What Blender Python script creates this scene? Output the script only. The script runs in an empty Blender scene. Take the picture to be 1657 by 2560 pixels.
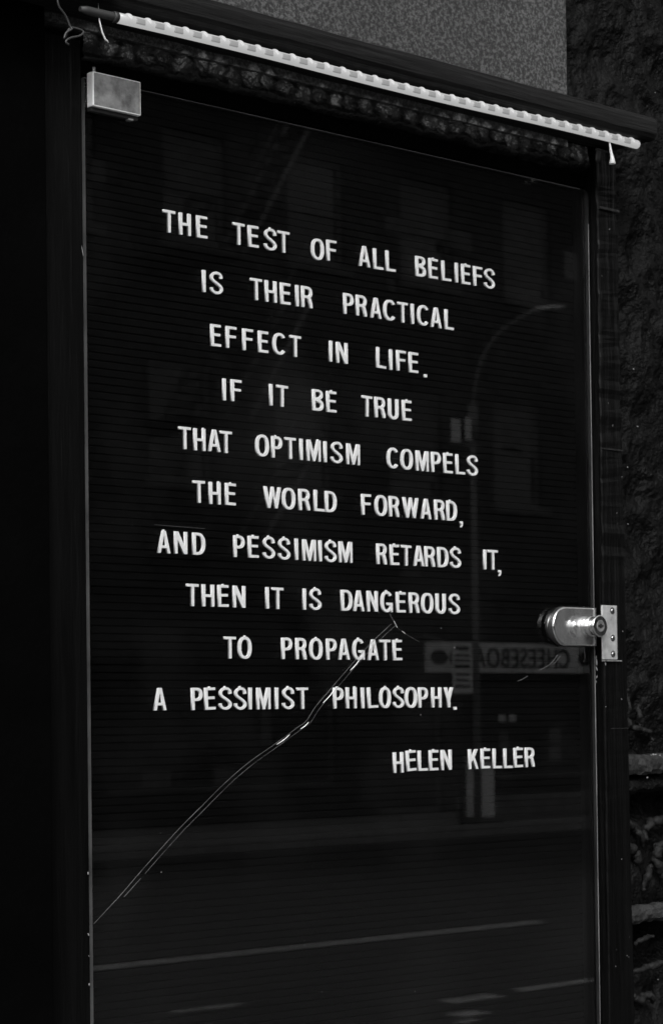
import bpy, bmesh, math, random
from mathutils import Vector, Matrix, noise
random.seed(7)
R = math.radians
S = bpy.context.scene
COL = S.collection

# ------------------------------------------------------------------ camera
cam_data = bpy.data.cameras.new('camera')
cam = bpy.data.objects.new('camera', cam_data); COL.objects.link(cam)
cam.matrix_world = Matrix(((0.73081233, -0.00751932, -0.68253704, -1.0983),
                           (-0.68247035, -0.02584485, -0.73045620, -1.4565),
                           (-0.01214753, 0.99963769, -0.02401944, 1.55),
                           (0, 0, 0, 1)))
cam_data.sensor_fit = 'VERTICAL'; cam_data.sensor_height = 36; cam_data.sensor_width = 24
cam_data.lens = 80.16
cam_data.shift_y = 0.1445
cam_data.clip_start = 0.05; cam_data.clip_end = 400
cam_data.dof.use_dof = True
cam_data.dof.focus_distance = 1.80
cam_data.dof.aperture_fstop = 24
S.camera = cam

# ------------------------------------------------------------------ light
SUN_EL, SUN_AZ = R(43), R(44)          # azimuth measured from -Y (the street) towards -X
wd = bpy.data.worlds.new('World'); S.world = wd; wd.use_nodes = True
nt = wd.node_tree; nt.nodes.clear()
sky = nt.nodes.new('ShaderNodeTexSky'); sky.sky_type = 'NISHITA'; sky.sun_disc = False
sky.sun_elevation = SUN_EL; sky.sun_rotation = R(180 + 44); sky.dust_density = 4; sky.air_density = 1.2
bw = nt.nodes.new('ShaderNodeRGBToBW')
bg = nt.nodes.new('ShaderNodeBackground'); bg.inputs['Strength'].default_value = 0.15
wo = nt.nodes.new('ShaderNodeOutputWorld')
nt.links.new(sky.outputs[0], bw.inputs[0]); nt.links.new(bw.outputs[0], bg.inputs[0]); nt.links.new(bg.outputs[0], wo.inputs[0])
sd = bpy.data.lights.new('sun', 'SUN'); sd.energy = 1.5; sd.angle = R(16)
sun = bpy.data.objects.new('sun', sd); COL.objects.link(sun)
dv = Vector((-math.sin(SUN_AZ) * math.cos(SUN_EL), -math.cos(SUN_AZ) * math.cos(SUN_EL), math.sin(SUN_EL)))
sun.rotation_euler = dv.to_track_quat('Z', 'Y').to_euler(); sun.location = (-2, -6, 9)
S.view_settings.view_transform = 'Standard'; S.view_settings.look = 'None'
S.view_settings.exposure = 0.58; S.view_settings.gamma = 1.0; S.view_settings.use_curve_mapping = False
S.cycles.max_bounces = 8; S.cycles.transparent_max_bounces = 16

# ------------------------------------------------------------------ materials
def mat(name, base, rough=.6, var=.3, vscale=40., bump=0., bscale=60., metal=0., spec=.5, bdist=.002, detail=6, rvar=0.):
    m = bpy.data.materials.new(name); m.use_nodes = True
    n = m.node_tree; b = n.nodes['Principled BSDF']
    b.inputs['Roughness'].default_value = rough; b.inputs['Metallic'].default_value = metal
    b.inputs['Specular IOR Level'].default_value = spec
    tc = n.nodes.new('ShaderNodeTexCoord')
    nz = n.nodes.new('ShaderNodeTexNoise'); nz.inputs['Scale'].default_value = vscale; nz.inputs['Detail'].default_value = detail
    nz.inputs['Roughness'].default_value = .65
    cr = n.nodes.new('ShaderNodeValToRGB')
    lo, hi = base * (1 - var), base * (1 + var)
    cr.color_ramp.elements[0].position = .3; cr.color_ramp.elements[0].color = (lo, lo, lo, 1)
    cr.color_ramp.elements[1].position = .7; cr.color_ramp.elements[1].color = (hi, hi, hi, 1)
    n.links.new(tc.outputs['Object'], nz.inputs['Vector']); n.links.new(nz.outputs['Fac'], cr.inputs[0])
    n.links.new(cr.outputs[0], b.inputs['Base Color'])
    if rvar:
        mr = n.nodes.new('ShaderNodeMapRange'); mr.inputs['To Min'].default_value = max(.02, rough - rvar); mr.inputs['To Max'].default_value = rough + rvar
        mr.inputs['From Min'].default_value = .3; mr.inputs['From Max'].default_value = .7
        n.links.new(nz.outputs['Fac'], mr.inputs['Value']); n.links.new(mr.outputs[0], b.inputs['Roughness'])
    if bump:
        n2 = n.nodes.new('ShaderNodeTexNoise'); n2.inputs['Scale'].default_value = bscale; n2.inputs['Detail'].default_value = 8
        bp = n.nodes.new('ShaderNodeBump'); bp.inputs['Strength'].default_value = bump; bp.inputs['Distance'].default_value = bdist
        n.links.new(tc.outputs['Object'], n2.inputs['Vector']); n.links.new(n2.outputs['Fac'], bp.inputs['Height'])
        n.links.new(bp.outputs[0], b.inputs['Normal'])
    return m

def stretch(m, sc):
    """stretch the texture space of every noise of a material (wood grain)"""
    n = m.node_tree
    tc = [x for x in n.nodes if x.type == 'TEX_COORD'][0]
    mp = n.nodes.new('ShaderNodeMapping'); mp.inputs['Scale'].default_value = sc
    n.links.new(tc.outputs['Object'], mp.inputs['Vector'])
    for x in n.nodes:
        if x.type == 'TEX_NOISE': n.links.new(mp.outputs[0], x.inputs['Vector'])
    return m

M = {}
M['letter'] = mat('letter plastic', .83, .42, .03, 90)
M['board'] = mat('board plastic', .0012, .6, .35, 25, .25, 700, spec=.05, bdist=.0003)
M['wood'] = stretch(mat('painted wood', .0017, .42, .8, 60, 1., 110, spec=.09, bdist=.003), (1, 1, .06))
M['wood_h'] = stretch(mat('painted wood moulding', .0078, .65, .5, 110, 1., 140, spec=.12, bdist=.003), (.06, 1, 1))
M['header'] = mat('tarry black paint', .012, .36, .6, 150, .8, 300, spec=.26, bdist=.002)
M['blackwall'] = mat('matt black wall', .0008, .8, .4, 12, .4, 120, spec=.02)
M['stone'] = mat('black painted stone', .0030, .5, .7, 26, 1., 170, spec=.085, bdist=.005, rvar=.12)
M['ledge'] = mat('worn stone ledge', .018, .55, .6, 90, .9, 150, spec=.3, bdist=.003)
M['chrome'] = mat('worn chrome', .72, .12, .18, 160, .12, 200, metal=1., bdist=.0005, rvar=.07)
M['plate'] = mat('worn nickel plate', .55, .15, .22, 70, .25, 120, metal=.88, bdist=.0006, rvar=.10)
M['steel'] = mat('brushed steel', .32, .42, .5, 90, .5, 240, metal=.6, bdist=.0005, rvar=.14)
M['dark'] = mat('dark hole', .003, .7, .1, 50)
M['sleeve'] = mat('grey rubber sleeve', .025, .6, .2, 90)
M['white'] = mat('white plastic', .55, .4, .1, 90)
M['wire'] = mat('dark grey wire', .022, .5, .2, 90)
M['chip'] = mat('chipped paint', .22, .7, .4, 300)
M['crack'] = mat('fractured glass', .30, .25, .9, 130, spec=1.)
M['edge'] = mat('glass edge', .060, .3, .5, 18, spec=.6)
M['edge_dim'] = mat('dimmed glass edge', .016, .3, .5, 18, spec=.4)  # glass edge colour darkened for the borders that look dim

def granite():
    m = bpy.data.materials.new('speckled granite'); m.use_nodes = True; n = m.node_tree; b = n.nodes['Principled BSDF']
    b.inputs['Roughness'].default_value = .6
    tc = n.nodes.new('ShaderNodeTexCoord')
    a = n.nodes.new('ShaderNodeTexNoise'); a.inputs['Scale'].default_value = 290; a.inputs['Detail'].default_value = 4; a.inputs['Roughness'].default_value = .75
    c = n.nodes.new('ShaderNodeTexNoise'); c.inputs['Scale'].default_value = 5; c.inputs['Detail'].default_value = 4
    r = n.nodes.new('ShaderNodeValToRGB'); e = r.color_ramp.elements
    e[0].position = .43; e[0].color = (.012, .012, .012, 1); e[1].position = .57; e[1].color = (.098, .098, .098, 1)
    e2 = e.new(.5); e2.color = (.036, .036, .036, 1)
    r2 = n.nodes.new('ShaderNodeValToRGB'); r2.color_ramp.elements[0].position = .3; r2.color_ramp.elements[0].color = (.62, .62, .62, 1); r2.color_ramp.elements[1].position = .7
    mx = n.nodes.new('ShaderNodeMix'); mx.data_type = 'RGBA'; mx.blend_type = 'MULTIPLY'; mx.inputs['Factor'].default_value = 1
    n.links.new(tc.outputs['Object'], a.inputs['Vector']); n.links.new(tc.outputs['Object'], c.inputs['Vector'])
    n.links.new(a.outputs['Fac'], r.inputs[0]); n.links.new(c.outputs['Fac'], r2.inputs[0])
    n.links.new(r.outputs[0], mx.inputs['A']); n.links.new(r2.outputs[0], mx.inputs['B']); n.links.new(mx.outputs['Result'], b.inputs['Base Color'])
    bp = n.nodes.new('ShaderNodeBump'); bp.inputs['Strength'].default_value = .4; bp.inputs['Distance'].default_value = .001
    n.links.new(a.outputs['Fac'], bp.inputs['Height']); n.links.new(bp.outputs[0], b.inputs['Normal'])
    return m
M['granite'] = granite()

def glass_mat():
    m = bpy.data.materials.new('window glass'); m.use_nodes = True; n = m.node_tree; n.nodes.clear()
    o = n.nodes.new('ShaderNodeOutputMaterial'); mx = n.nodes.new('ShaderNodeMixShader')
    t = n.nodes.new('ShaderNodeBsdfTransparent'); g = n.nodes.new('ShaderNodeBsdfGlossy'); g.inputs['Roughness'].default_value = .0
    g.inputs['Color'].default_value = (.95, .95, .95, 1)
    f = n.nodes.new('ShaderNodeFresnel'); f.inputs['IOR'].default_value = 1.52
    gm = n.nodes.new('ShaderNodeNewGeometry'); iq = n.nodes.new('ShaderNodeMix'); iq.inputs['A'].default_value = 1.52; iq.inputs['B'].default_value = 1 / 1.52
    n.links.new(gm.outputs['Backfacing'], iq.inputs['Factor']); n.links.new(iq.outputs['Result'], f.inputs['IOR'])
    t.inputs['Color'].default_value = (.97, .97, .97, 1)
    # light dust film: a whisper of diffuse that varies with a noise
    d = n.nodes.new('ShaderNodeBsdfDiffuse'); d.inputs['Color'].default_value = (.5, .5, .5, 1)
    tc = n.nodes.new('ShaderNodeTexCoord'); nz = n.nodes.new('ShaderNodeTexNoise'); nz.inputs['Scale'].default_value = 7; nz.inputs['Detail'].default_value = 9
    mr = n.nodes.new('ShaderNodeMapRange'); mr.inputs['From Min'].default_value = .50; mr.inputs['From Max'].default_value = .78
    mr.inputs['To Min'].default_value = .0; mr.inputs['To Max'].default_value = .0050
    mx2 = n.nodes.new('ShaderNodeMixShader')
    n.links.new(tc.outputs['Object'], nz.inputs['Vector']); n.links.new(nz.outputs['Fac'], mr.inputs['Value'])
    n.links.new(mr.outputs[0], mx2.inputs[0]); n.links.new(t.outputs[0], mx2.inputs[1]); n.links.new(d.outputs[0], mx2.inputs[2])
    n.links.new(f.outputs[0], mx.inputs[0]); n.links.new(mx2.outputs[0], mx.inputs[1]); n.links.new(g.outputs[0], mx.inputs[2])
    n.links.new(mx.outputs[0], o.inputs[0]); return m
M['glass'] = glass_mat()

def emit(name, v, base=.6):
    m = bpy.data.materials.new(name); m.use_nodes = True; b = m.node_tree.nodes['Principled BSDF']
    b.inputs['Base Color'].default_value = (.12, .12, .12, 1); b.inputs['Roughness'].default_value = .35
    b.inputs['Emission Color'].default_value = (1, 1, 1, 1); b.inputs['Emission Strength'].default_value = v
    return m
M['tube'] = emit('glowing tube', .28); M['led'] = emit('glowing diode', .40); M['gap'] = emit('dimmer strip between diodes', .125)
# street
M['asphalt'] = mat('asphalt', .011, .85, .3, 3, .4, 60, bdist=.01)
M['paving'] = mat('paving', .22, .8, .3, 2, .3, 30, bdist=.01)
M['near_paving'] = mat('darkened near paving', .045, .7, .4, 3, .3, 30, bdist=.01)  # darkened to cut the light bounced up onto lock and case
M['kerb'] = mat('kerb stone', .20, .8, .3, 6)
M['paint'] = mat('road paint', .20, .7, .35, 5)
M['brick'] = mat('painted facade', .022, .8, .45, 1.2, .4, 20, bdist=.01)
M['trim'] = mat('facade trim', .09, .7, .3, 3)
M['pale'] = mat('pale blind', .12, .8, .35, 5)
M['frame'] = mat('window frame', .13, .6, .3, 8)
M['pane'] = mat('dark pane', .02, .12, .2, 3, spec=.5)
M['pole'] = mat('galvanised pole', .17, .5, .3, 6)
M['signwhite'] = mat('sign plate', .85, .5, .12, 6)
M['banner'] = mat('banner board', .82, .7, .2, 4)
M['ink'] = mat('black ink', .02, .6, .2, 9)

# ------------------------------------------------------------------ mesh helpers
def link(name, me, m=None, parent=None):
    o = bpy.data.objects.new(name, me); COL.objects.link(o)
    if m is not None: me.materials.append(m)
    if parent: o.parent = parent
    return o
def tag(o, label=None, cat=None, group=None, kind=None):
    if label: o['label'] = label
    if cat: o['category'] = cat
    if group: o['group'] = group
    if kind: o['kind'] = kind
    return o
def empty(name, loc=(0, 0, 0)):
    o = bpy.data.objects.new(name, None); COL.objects.link(o); o.empty_display_size = .01
    o.location = loc; return o
def bm_done(bm, name, smooth=False):
    bmesh.ops.recalc_face_normals(bm, faces=bm.faces)
    me = bpy.data.meshes.new(name); bm.to_mesh(me); bm.free()
    if smooth:
        for p in me.polygons: p.use_smooth = True
    return me
def add_box(bm, a, b, bev=0.):
    v = [bm.verts.new((x, y, z)) for x in (a[0], b[0]) for y in (a[1], b[1]) for z in (a[2], b[2])]
    fs = [bm.faces.new([v[i] for i in q]) for q in ((0, 1, 3, 2), (4, 6, 7, 5), (0, 4, 5, 1), (2, 3, 7, 6), (0, 2, 6, 4), (1, 5, 7, 3))]
    if bev:
        es = list({e for f in fs for e in f.edges})
        bmesh.ops.bevel(bm, geom=es, offset=bev, segments=2, affect='EDGES', profile=.6)
def box(name, a, b, m, parent=None, bev=0.):
    """box given in the frame of its parent (parents sit at known places, see P())"""
    bm = bmesh.new(); add_box(bm, a, b, bev); o = link(name, bm_done(bm, name), m, parent)
    return o
def tube_bm(bm, pts, r, seg=8, cap=True):
    """tube along pts; r number or list"""
    pts = [Vector(p) for p in pts]; n = len(pts); rs = r if isinstance(r, (list, tuple)) else [r] * n
    rings = []; prev = None
    for i, p in enumerate(pts):
        d = (pts[min(i + 1, n - 1)] - pts[max(i - 1, 0)]).normalized()
        if prev is None: u = d.orthogonal().normalized()
        else: u = (prev - d * prev.dot(d)).normalized()
        prev = u; w = d.cross(u)
        rings.append([bm.verts.new(p + (u * math.cos(2 * math.pi * k / seg) + w * math.sin(2 * math.pi * k / seg)) * rs[i]) for k in range(seg)])
    for i in range(n - 1):
        for k in range(seg):
            bm.faces.new((rings[i][k], rings[i][(k + 1) % seg], rings[i + 1][(k + 1) % seg], rings[i + 1][k]))
    if cap: bm.faces.new(rings[0][::-1]); bm.faces.new(rings[-1])
def tube(name, pts, r, m, parent=None, seg=8, smooth=True):
    bm = bmesh.new(); tube_bm(bm, pts, r, seg); me = bm_done(bm, name)
    if smooth:
        for p in me.polygons: p.use_smooth = len(p.vertices) == 4
    return link(name, me, m, parent)
def lathe_y(name, c, prof, m, parent=None, seg=40):
    """profile [(y, r)] turned round an axis parallel to Y through c"""
    bm = bmesh.new(); rings = []
    for y, r in prof:
        rings.append([bm.verts.new((c[0] + r * math.cos(2 * math.pi * k / seg), c[1] + y, c[2] + r * math.sin(2 * math.pi * k / seg))) for k in range(seg)])
    for i in range(len(rings) - 1):
        for k in range(seg):
            bm.faces.new((rings[i][k], rings[i][(k + 1) % seg], rings[i + 1][(k + 1) % seg], rings[i + 1][k]))
    bm.faces.new(rings[0]); bm.faces.new(rings[-1])
    me = bm_done(bm, name)
    for p in me.polygons: p.use_smooth = len(p.vertices) == 4
    o = link(name, me, m, parent)
    return o
def catmull(pts, n=8):
    P = [Vector(p) for p in pts]; out = []
    for i in range(len(P) - 1):
        a, b, c, d = P[max(i - 1, 0)], P[i], P[i + 1], P[min(i + 2, len(P) - 1)]
        for k in range(n):
            t = k / n
            out.append(.5 * ((2 * b) + (c - a) * t + (2 * a - 5 * b + 4 * c - d) * t * t + (3 * b - a - 3 * c + d) * t ** 3))
    out.append(P[-1]); return out
def fbm(x, y, z, o=4):
    return noise.fractal(Vector((x, y, z)), .9, 2.1, o)
def grid_mesh(name, xs, zs, fy, m, parent=None, skip=None, smooth=True):
    """wall surface x by z with depth fy(x, z)"""
    vs = []; idx = {}
    for j, z in enumerate(zs):
        for i, x in enumerate(xs):
            idx[i, j] = len(vs); vs.append((x, fy(x, z), z))
    fs = []
    for j in range(len(zs) - 1):
        for i in range(len(xs) - 1):
            if skip and skip((xs[i] + xs[i + 1]) / 2, (zs[j] + zs[j + 1]) / 2): continue
            fs.append((idx[i, j], idx[i + 1, j], idx[i + 1, j + 1], idx[i, j + 1]))
    me = bpy.data.meshes.new(name); me.from_pydata(vs, [], fs); me.update()
    bm = bmesh.new(); bm.from_mesh(me); bmesh.ops.delete(bm, geom=[v for v in bm.verts if not v.link_faces], context='VERTS'); bm.to_mesh(me); bm.free()
    for p in me.polygons: p.use_smooth = smooth
    return link(name, me, m, parent)
def frange(a, b, s):
    n = max(1, int(round((b - a) / s))); return [a + (b - a) * i / n for i in range(n + 1)]

# ================================================================== SETTING: ground
def slab(name, x0, x1, y0, y1, z, m, th=.12):
    o = box(name, (x0, y0, z - th), (x1, y1, z), m); tag(o, kind='structure'); return o
slab('ground', -90, 130, -140, 60, -.20, M['asphalt'], .3)
slab('pavement', -40, 70, -3.0, .6, 0, M['near_paving'], .18)
slab('road', -60, 90, -19.88, -3.12, -.13, M['asphalt'], .06)
slab('far_pavement', -60, 90, -23.5, -20.0, 0, M['paving'], .18)
slab('kerb', -60, 90, -3.12, -3.0, .004, M['kerb'], .19)
slab('far_kerb', -60, 90, -20.0, -19.88, .004, M['kerb'], .19)
slab('lane_line', -30, 12.6, -10.9, -10.72, -.126, M['paint'], .003)
slab('parking_line', 9.15, 60, -7.95, -7.83, -.126, M['paint'], .003)
# worn patches of paint on the carriageway
for (x, y, w, d) in ((8.45, -7.72, .42, .17), (8.05, -7.28, .22, .16), (7.1, -8.6, .5, .10), (7.86, -7.1, .15, .10)):
    slab('road_patch', x, x + w, y - d, y, -.125, M['paint'], .003)

# ================================================================== walls around the cabinet
bw_ = tag(box('black_wall', (-2.2, -.012, .0), (-.0465, .30, 3.4), M['blackwall'], bev=.002),
    'matt black wall left of the cabinet, nearly lightless', 'wall')
# granite slab above
gs = tag(box('granite_slab', (-1.3, -.004, 2.10), (.5825, .025, 3.30), M['granite'], bev=.0015),
    'pale speckled granite slab above the black moulding', 'stone slab')
# rough stone wall to the right
def wall_y(x, z):
    n = fbm(x * 9, 3.1, z * 9, 6)
    rg = abs(fbm(x * 20 + 7, 1.7, z * 9, 4))
    y = .012 - .015 * n - .018 * max(0, .30 - rg)
    y -= .0018 * fbm(x * 70, 5, z * 45, 3)
    # hollows under the two ledges
    for zz in (1.484, 1.339):
        if zz - .055 < z < zz: y += .035 * math.sin(math.pi * (zz - z) / .055)
    return y
xs = [.560 + .0035 * i for i in range(80)]; xs += [xs[-1] + .02 * i for i in range(1, 20)] + [xs[-1] + .4 + .12 * i for i in range(1, 14)]
zs = frange(0, 1.18, .04)[:-1] + frange(1.18, 2.48, .0035)[:-1] + frange(2.48, 3.4, .04)
sw = empty('stone_wall', (.9, 0, 0))
sw.location = (0, 0, 0)
tag(sw, 'rough black painted stone wall right of the cabinet', 'wall')
ws = grid_mesh('wall_face', xs, zs, wall_y, M['stone'], sw, skip=lambda x, z: x < .640 and z < 2.118)
wk = box('wall_core', (.66, .08, 0), (3.4, .6, 3.4), M['blackwall'], sw)
wk2 = box('wall_core', (-.046, .10, 2.12), (.659, .6, 3.4), M['blackwall'], sw)
def ledge(z0, z1, y0, y1, x0=.648, x1=1.6, seed=0):
    nx = 150; prof = []
    k = 7
    ring = [(y1, z0), (y0 + .004, z0), (y0, z0 + .004), (y0 - .001, (z0 + z1) / 2), (y0, z1 - .004), (y0 + .004, z1), (y1, z1)]
    vs = []; fs = []
    for i in range(nx + 1):
        t = i / nx; x = x0 + (x1 - x0) * t ** 1.6
        for j, (y, z) in enumerate(ring):
            d = .0022 * fbm(x * 70, y * 90 + seed, z * 90, 4) if 0 < j < 6 else 0
            vs.append((x, y + d, z + d * .8))
    for i in range(nx):
        for j in range(6):
            a = i * 7 + j; fs.append((a, a + 7, a + 8, a + 1))
    fs.append(tuple(range(7))); 
    me = bpy.data.meshes.new('stone_ledge'); me.from_pydata(vs, [], fs); me.update()
    o = link('stone_ledge', me, M['ledge'], sw); return o
l1 = ledge(1.4870, 1.5065, -.007, .05, seed=1); tag(l1, label='upper worn stone ledge with a double edge')
l1b = ledge(1.4685, 1.4835, .001, .05, seed=4); l1b.data.materials[0] = M['stone']
l2 = ledge(1.3390, 1.3565, -.005, .05, seed=9); tag(l2, label='lower worn stone ledge')
def scroll(pts, r=.0032, y=.0005):
    r *= .8
    p = catmull([(a, y, b) for a, b in pts], 7)
    n = len(p)
    tube('carved_scroll', [(q.x, q.y + .002 * math.sin(i * .7), q.z) for i, q in enumerate(p)], [r * (.45 + .75 * math.sin(math.pi * min(1, (i + 1) / (n + 1))) ) * (1 + .2 * math.sin(i * 1.9)) for i in range(n)], M['scroll'], sw, 8)
M['scroll'] = mat('carved stone relief', .008, .65, .6, 140, .9, 260, spec=.15, bdist=.002)
scroll([(.6665, 1.572), (.6655, 1.553), (.6652, 1.5395), (.6693, 1.534), (.6851, 1.5318), (.6979, 1.5282), (.7031, 1.5199)])
scroll([(.684, 1.556), (.681, 1.545), (.684, 1.535)], .003)
scroll([(.6555, 1.449), (.6659, 1.4367), (.6784, 1.428), (.6876, 1.4147)], .0036)
scroll([(.76, 1.44), (.735, 1.4405), (.7152, 1.4394), (.700, 1.438), (.6902, 1.4316), (.688, 1.421)], .005)
scroll([(.655, 1.420), (.6653, 1.4137), (.6736, 1.4066), (.676, 1.396)], .006)
scroll([(.74, 1.4165), (.7146, 1.4154), (.708, 1.4103), (.706, 1.400), (.711, 1.388), (.722, 1.378)], .005)
scroll([(.6666, 1.2909), (.6794, 1.2925), (.6965, 1.2944), (.7116, 1.2959), (.75, 1.297)], .0038)
scroll([(.672, 1.318), (.684, 1.323), (.70, 1.324)], .003)
scroll([(.668, 1.268), (.676, 1.262), (.690, 1.266), (.70, 1.258)], .0045)
scroll([(.700, 1.395), (.69, 1.385), (.686, 1.37)], .004)
# pale lumps painted as wet glints on the chipped stone
bm = bmesh.new()
for i in range(22):
    if i < 9: x, z, s = random.uniform(.664, .74), random.choice((1.5062, 1.4845)) + random.uniform(-.001, .001), random.uniform(.0005, .0014)
    else: x, z, s = random.uniform(.655, .75), random.uniform(1.2, 2.4), random.uniform(.0003, .0010)
    y = (-.009 if i < 9 else wall_y(x, z) - .001)
    t = bmesh.ops.create_icosphere(bm, subdivisions=1, radius=s, matrix=Matrix.Translation((x, y, z)) @ Matrix.Diagonal((1.6, .6, .8, 1)))
o = link('stone_glint_chips', bm_done(bm, 'stone_glint_chips'), M['chip'], sw); o['kind'] = 'stuff'

# ================================================================== the cabinet
cab = empty('display_cabinet', (0, 0, 0))
tag(cab, 'black wooden display case with cracked glass door and grooved letter board', 'display case')
# carcass
box('left_stile', (-.0460, .0025, .95), (-.0012, .085, 2.0935), M['wood'], cab, .0012)
def rs_mesh():
    bm = bmesh.new()
    n = 260; L = []
    for i in range(n + 1):
        z = .95 + (2.1015 - .95) * i / n
        r = .648 + (2.06 - z) * .0105 + .0006 * fbm(3, 4, z * 30, 3)
        if z > 2.045: r -= .0005
        rg_ = 3.2 if z > 1.70 else 1.0
        ring = [(.6178, .085), (.6178, -.0088), (.6190, -.0100), (r - .0015, -.0100), (r, -.0085), (r, .085)]
        L.append([bm.verts.new((x + (.0003 * fbm(x * 20, y * 50, z * 60, 3)), y + (.0005 * rg_ * fbm(x * 60, 3, z * 60, 3) if y < 0 else 0), z)) for x, y in ring])
    for i in range(n):
        for k in range(5): bm.faces.new((L[i][k], L[i][k + 1], L[i + 1][k + 1], L[i + 1][k]))
    bm.faces.new(L[0]); bm.faces.new(L[-1][::-1])
    return bm_done(bm, 'right_stile')
link('right_stile', rs_mesh(), M['wood_rough'] if 'wood_rough' in M else M['wood'], cab)
box('stile_joint', (.6260, -.0106, 1.5328), (.6530, -.0100, 1.5336), M['header'], cab)
box('stile_joint', (.6185, -.0112, 1.8070), (.6495, -.0100, 1.8082), M['header'], cab)
box('frame_block', (.6185, -.0125, 2.0435), (.6492, -.0102, 2.0462), M['header'], cab, .0006)
box('side_panel', (-.0011, .0075, .96), (.0004, .085, 2.066), M['wood'], cab)
box('side_panel', (.6160, .0075, .96), (.6174, .085, 2.066), M['wood'], cab)
box('back_panel', (-.0445, .0855, .95), (.655, .100, 2.118), M['wood'], cab)
# header rail: rough lower face lit in spots by the diodes
def head_y(x, z):
    y = .001 - .0030 * fbm(x * 62, 2, z * 90, 5) - .0018 * abs(fbm(x * 190, 9, z * 230, 3))
    # dripping lower lip
    lip = 2.0795 + .006 * (x / .62) + .003 * fbm(x * 40, 6, 1, 3)
    if z < lip: y += .010 * min(1, (lip - z) / .003)
    else: y -= .0025 * math.exp(-((z - lip - .002) / .003) ** 2)
    return y
hd = grid_mesh('header_rail', frange(-.0005, .6170, .0016), frange(2.0772, 2.1065, .0013), head_y, M['header'], cab)
box('recess_shade_strip', (-.0005, .0048, 2.0668), (.6172, .015, 2.0800), M['blackwall'], cab)  # near-black strip painting the dark recess below the header
box('header_back', (-.0440, .016, 2.0665), (.6172, .084, 2.1065), M['wood'], cab)
def mould():
    bm = bmesh.new(); prof = [(.0, 2.1072), (-.054, 2.1072), (-.0575, 2.1085), (-.0600, 2.1120), (-.0600, 2.1235), (-.0590, 2.1275), (-.0560, 2.1292), (-.006, 2.1292)]
    X = [-.62] + frange(-.10, .6495, .012) ; L = []
    for x in X: L.append([bm.verts.new((x, y + .0006 * fbm(x * 30, y * 60, z * 60, 3), z + .0007 * fbm(x * 18, 2, z * 20, 3))) for y, z in prof])
    for i in range(len(X) - 1):
        for k in range(len(prof) - 1): bm.faces.new((L[i][k], L[i][k + 1], L[i + 1][k + 1], L[i + 1][k]))
    bm.faces.new(L[0]); bm.faces.new(L[-1]); return bm_done(bm, 'moulding')
link('moulding', mould(), M['wood_h'], cab)

# letter board: real grooves every 6.35 mm, whole board one moulded sheet
def board():
    pitch = .00635; z = 1.5554 - 60 * pitch - .0004; vs = []; fs = []
    prof = []
    while z < 2.066:
        prof += [(.0208, z), (.0206, z + .0004), (.0206, z + pitch - .0013), (.0209, z + pitch - .0009), (.0249, z + pitch - .0009), (.0249, z + pitch)]
        z += pitch
    X = (-.0006, .1, .2, .3, .4, .5, .6157)
    for x in X:
        for y, zz in prof: vs.append((x, y, zz))
    n = len(prof)
    for i in range(len(X) - 1):
        for j in range(n - 1):
            a = i * n + j; fs.append((a, a + n, a + n + 1, a + 1))
    me = bpy.data.meshes.new('letter_board'); me.from_pydata(vs, [], fs); me.update(); return me
link('letter_board', board(), M['board'], cab)

# glass door
gd = None
def glass_pane():
    bm = bmesh.new(); r = .006
    out = [(.0002, .970), (.6158, .970)]
    for k in range(6):
        a = math.pi / 2 * k / 5; out.append((.6158 - r + r * math.cos(a), 2.0632 - r + r * math.sin(a)))
    out.append((.0002, 2.0632))
    def loop(y): return [bm.verts.new((x, y, z)) for x, z in out]
    A = loop(0); B = loop(.0045)
    f0 = bm.faces.new(A); f1 = bm.faces.new(B[::-1]); sides = []
    n = len(out)
    for i in range(n):
        j = (i + 1) % n; sides.append(bm.faces.new((A[j], A[i], B[i], B[j])))
    bmesh.ops.recalc_face_normals(bm, faces=bm.faces)
    me = bpy.data.meshes.new('glass_door')
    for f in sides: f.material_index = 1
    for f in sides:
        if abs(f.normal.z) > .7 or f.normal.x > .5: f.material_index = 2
    bm.to_mesh(me); bm.free()
    me.materials.append(M['glass']); me.materials.append(M['edge']); me.materials.append(M['edge_dim']); return me
gd = link('glass_door', glass_pane(), None, cab)
# ground arris: hair-thin strips, toned pale to paint a bright line at the pane's borders
def ribbon(name, pts, w, m, y=-.0004, par=None, jit=0):
    """thin raised strip following pts (x, z); w: number or function of arc fraction"""
    bm = bmesh.new(); P = [Vector((a, b)) for a, b in pts]; n = len(P); prev = None
    for i in range(n):
        d = (P[min(i + 1, n - 1)] - P[max(i - 1, 0)]).normalized(); nn = Vector((-d.y, d.x))
        ww = (w(i / (n - 1)) if callable(w) else w) / 2
        q = P[i] + nn * random.uniform(-jit, jit)
        a = [bm.verts.new((q.x + nn.x * s * ww, yy, q.y + nn.y * s * ww)) for s, yy in ((-1, .0), (-.3, y), (.3, y), (1, .0))]
        if prev:
            for k in range(3): bm.faces.new((prev[k], prev[k + 1], a[k + 1], a[k]))
        prev = a
    me = bm_done(bm, name); return link(name, me, m, par)
def dense(pts, n=6): return [(v.x, v.z) for v in catmull([(a, 0, b) for a, b in pts], n)]
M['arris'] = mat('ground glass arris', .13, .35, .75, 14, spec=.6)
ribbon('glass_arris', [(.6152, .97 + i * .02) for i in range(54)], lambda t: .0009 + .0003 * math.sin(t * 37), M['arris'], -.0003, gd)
ribbon('glass_arris', [(.003 + i * .02, 2.0628) for i in range(31)], .0007, M['edge'], -.0002, gd)
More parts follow.
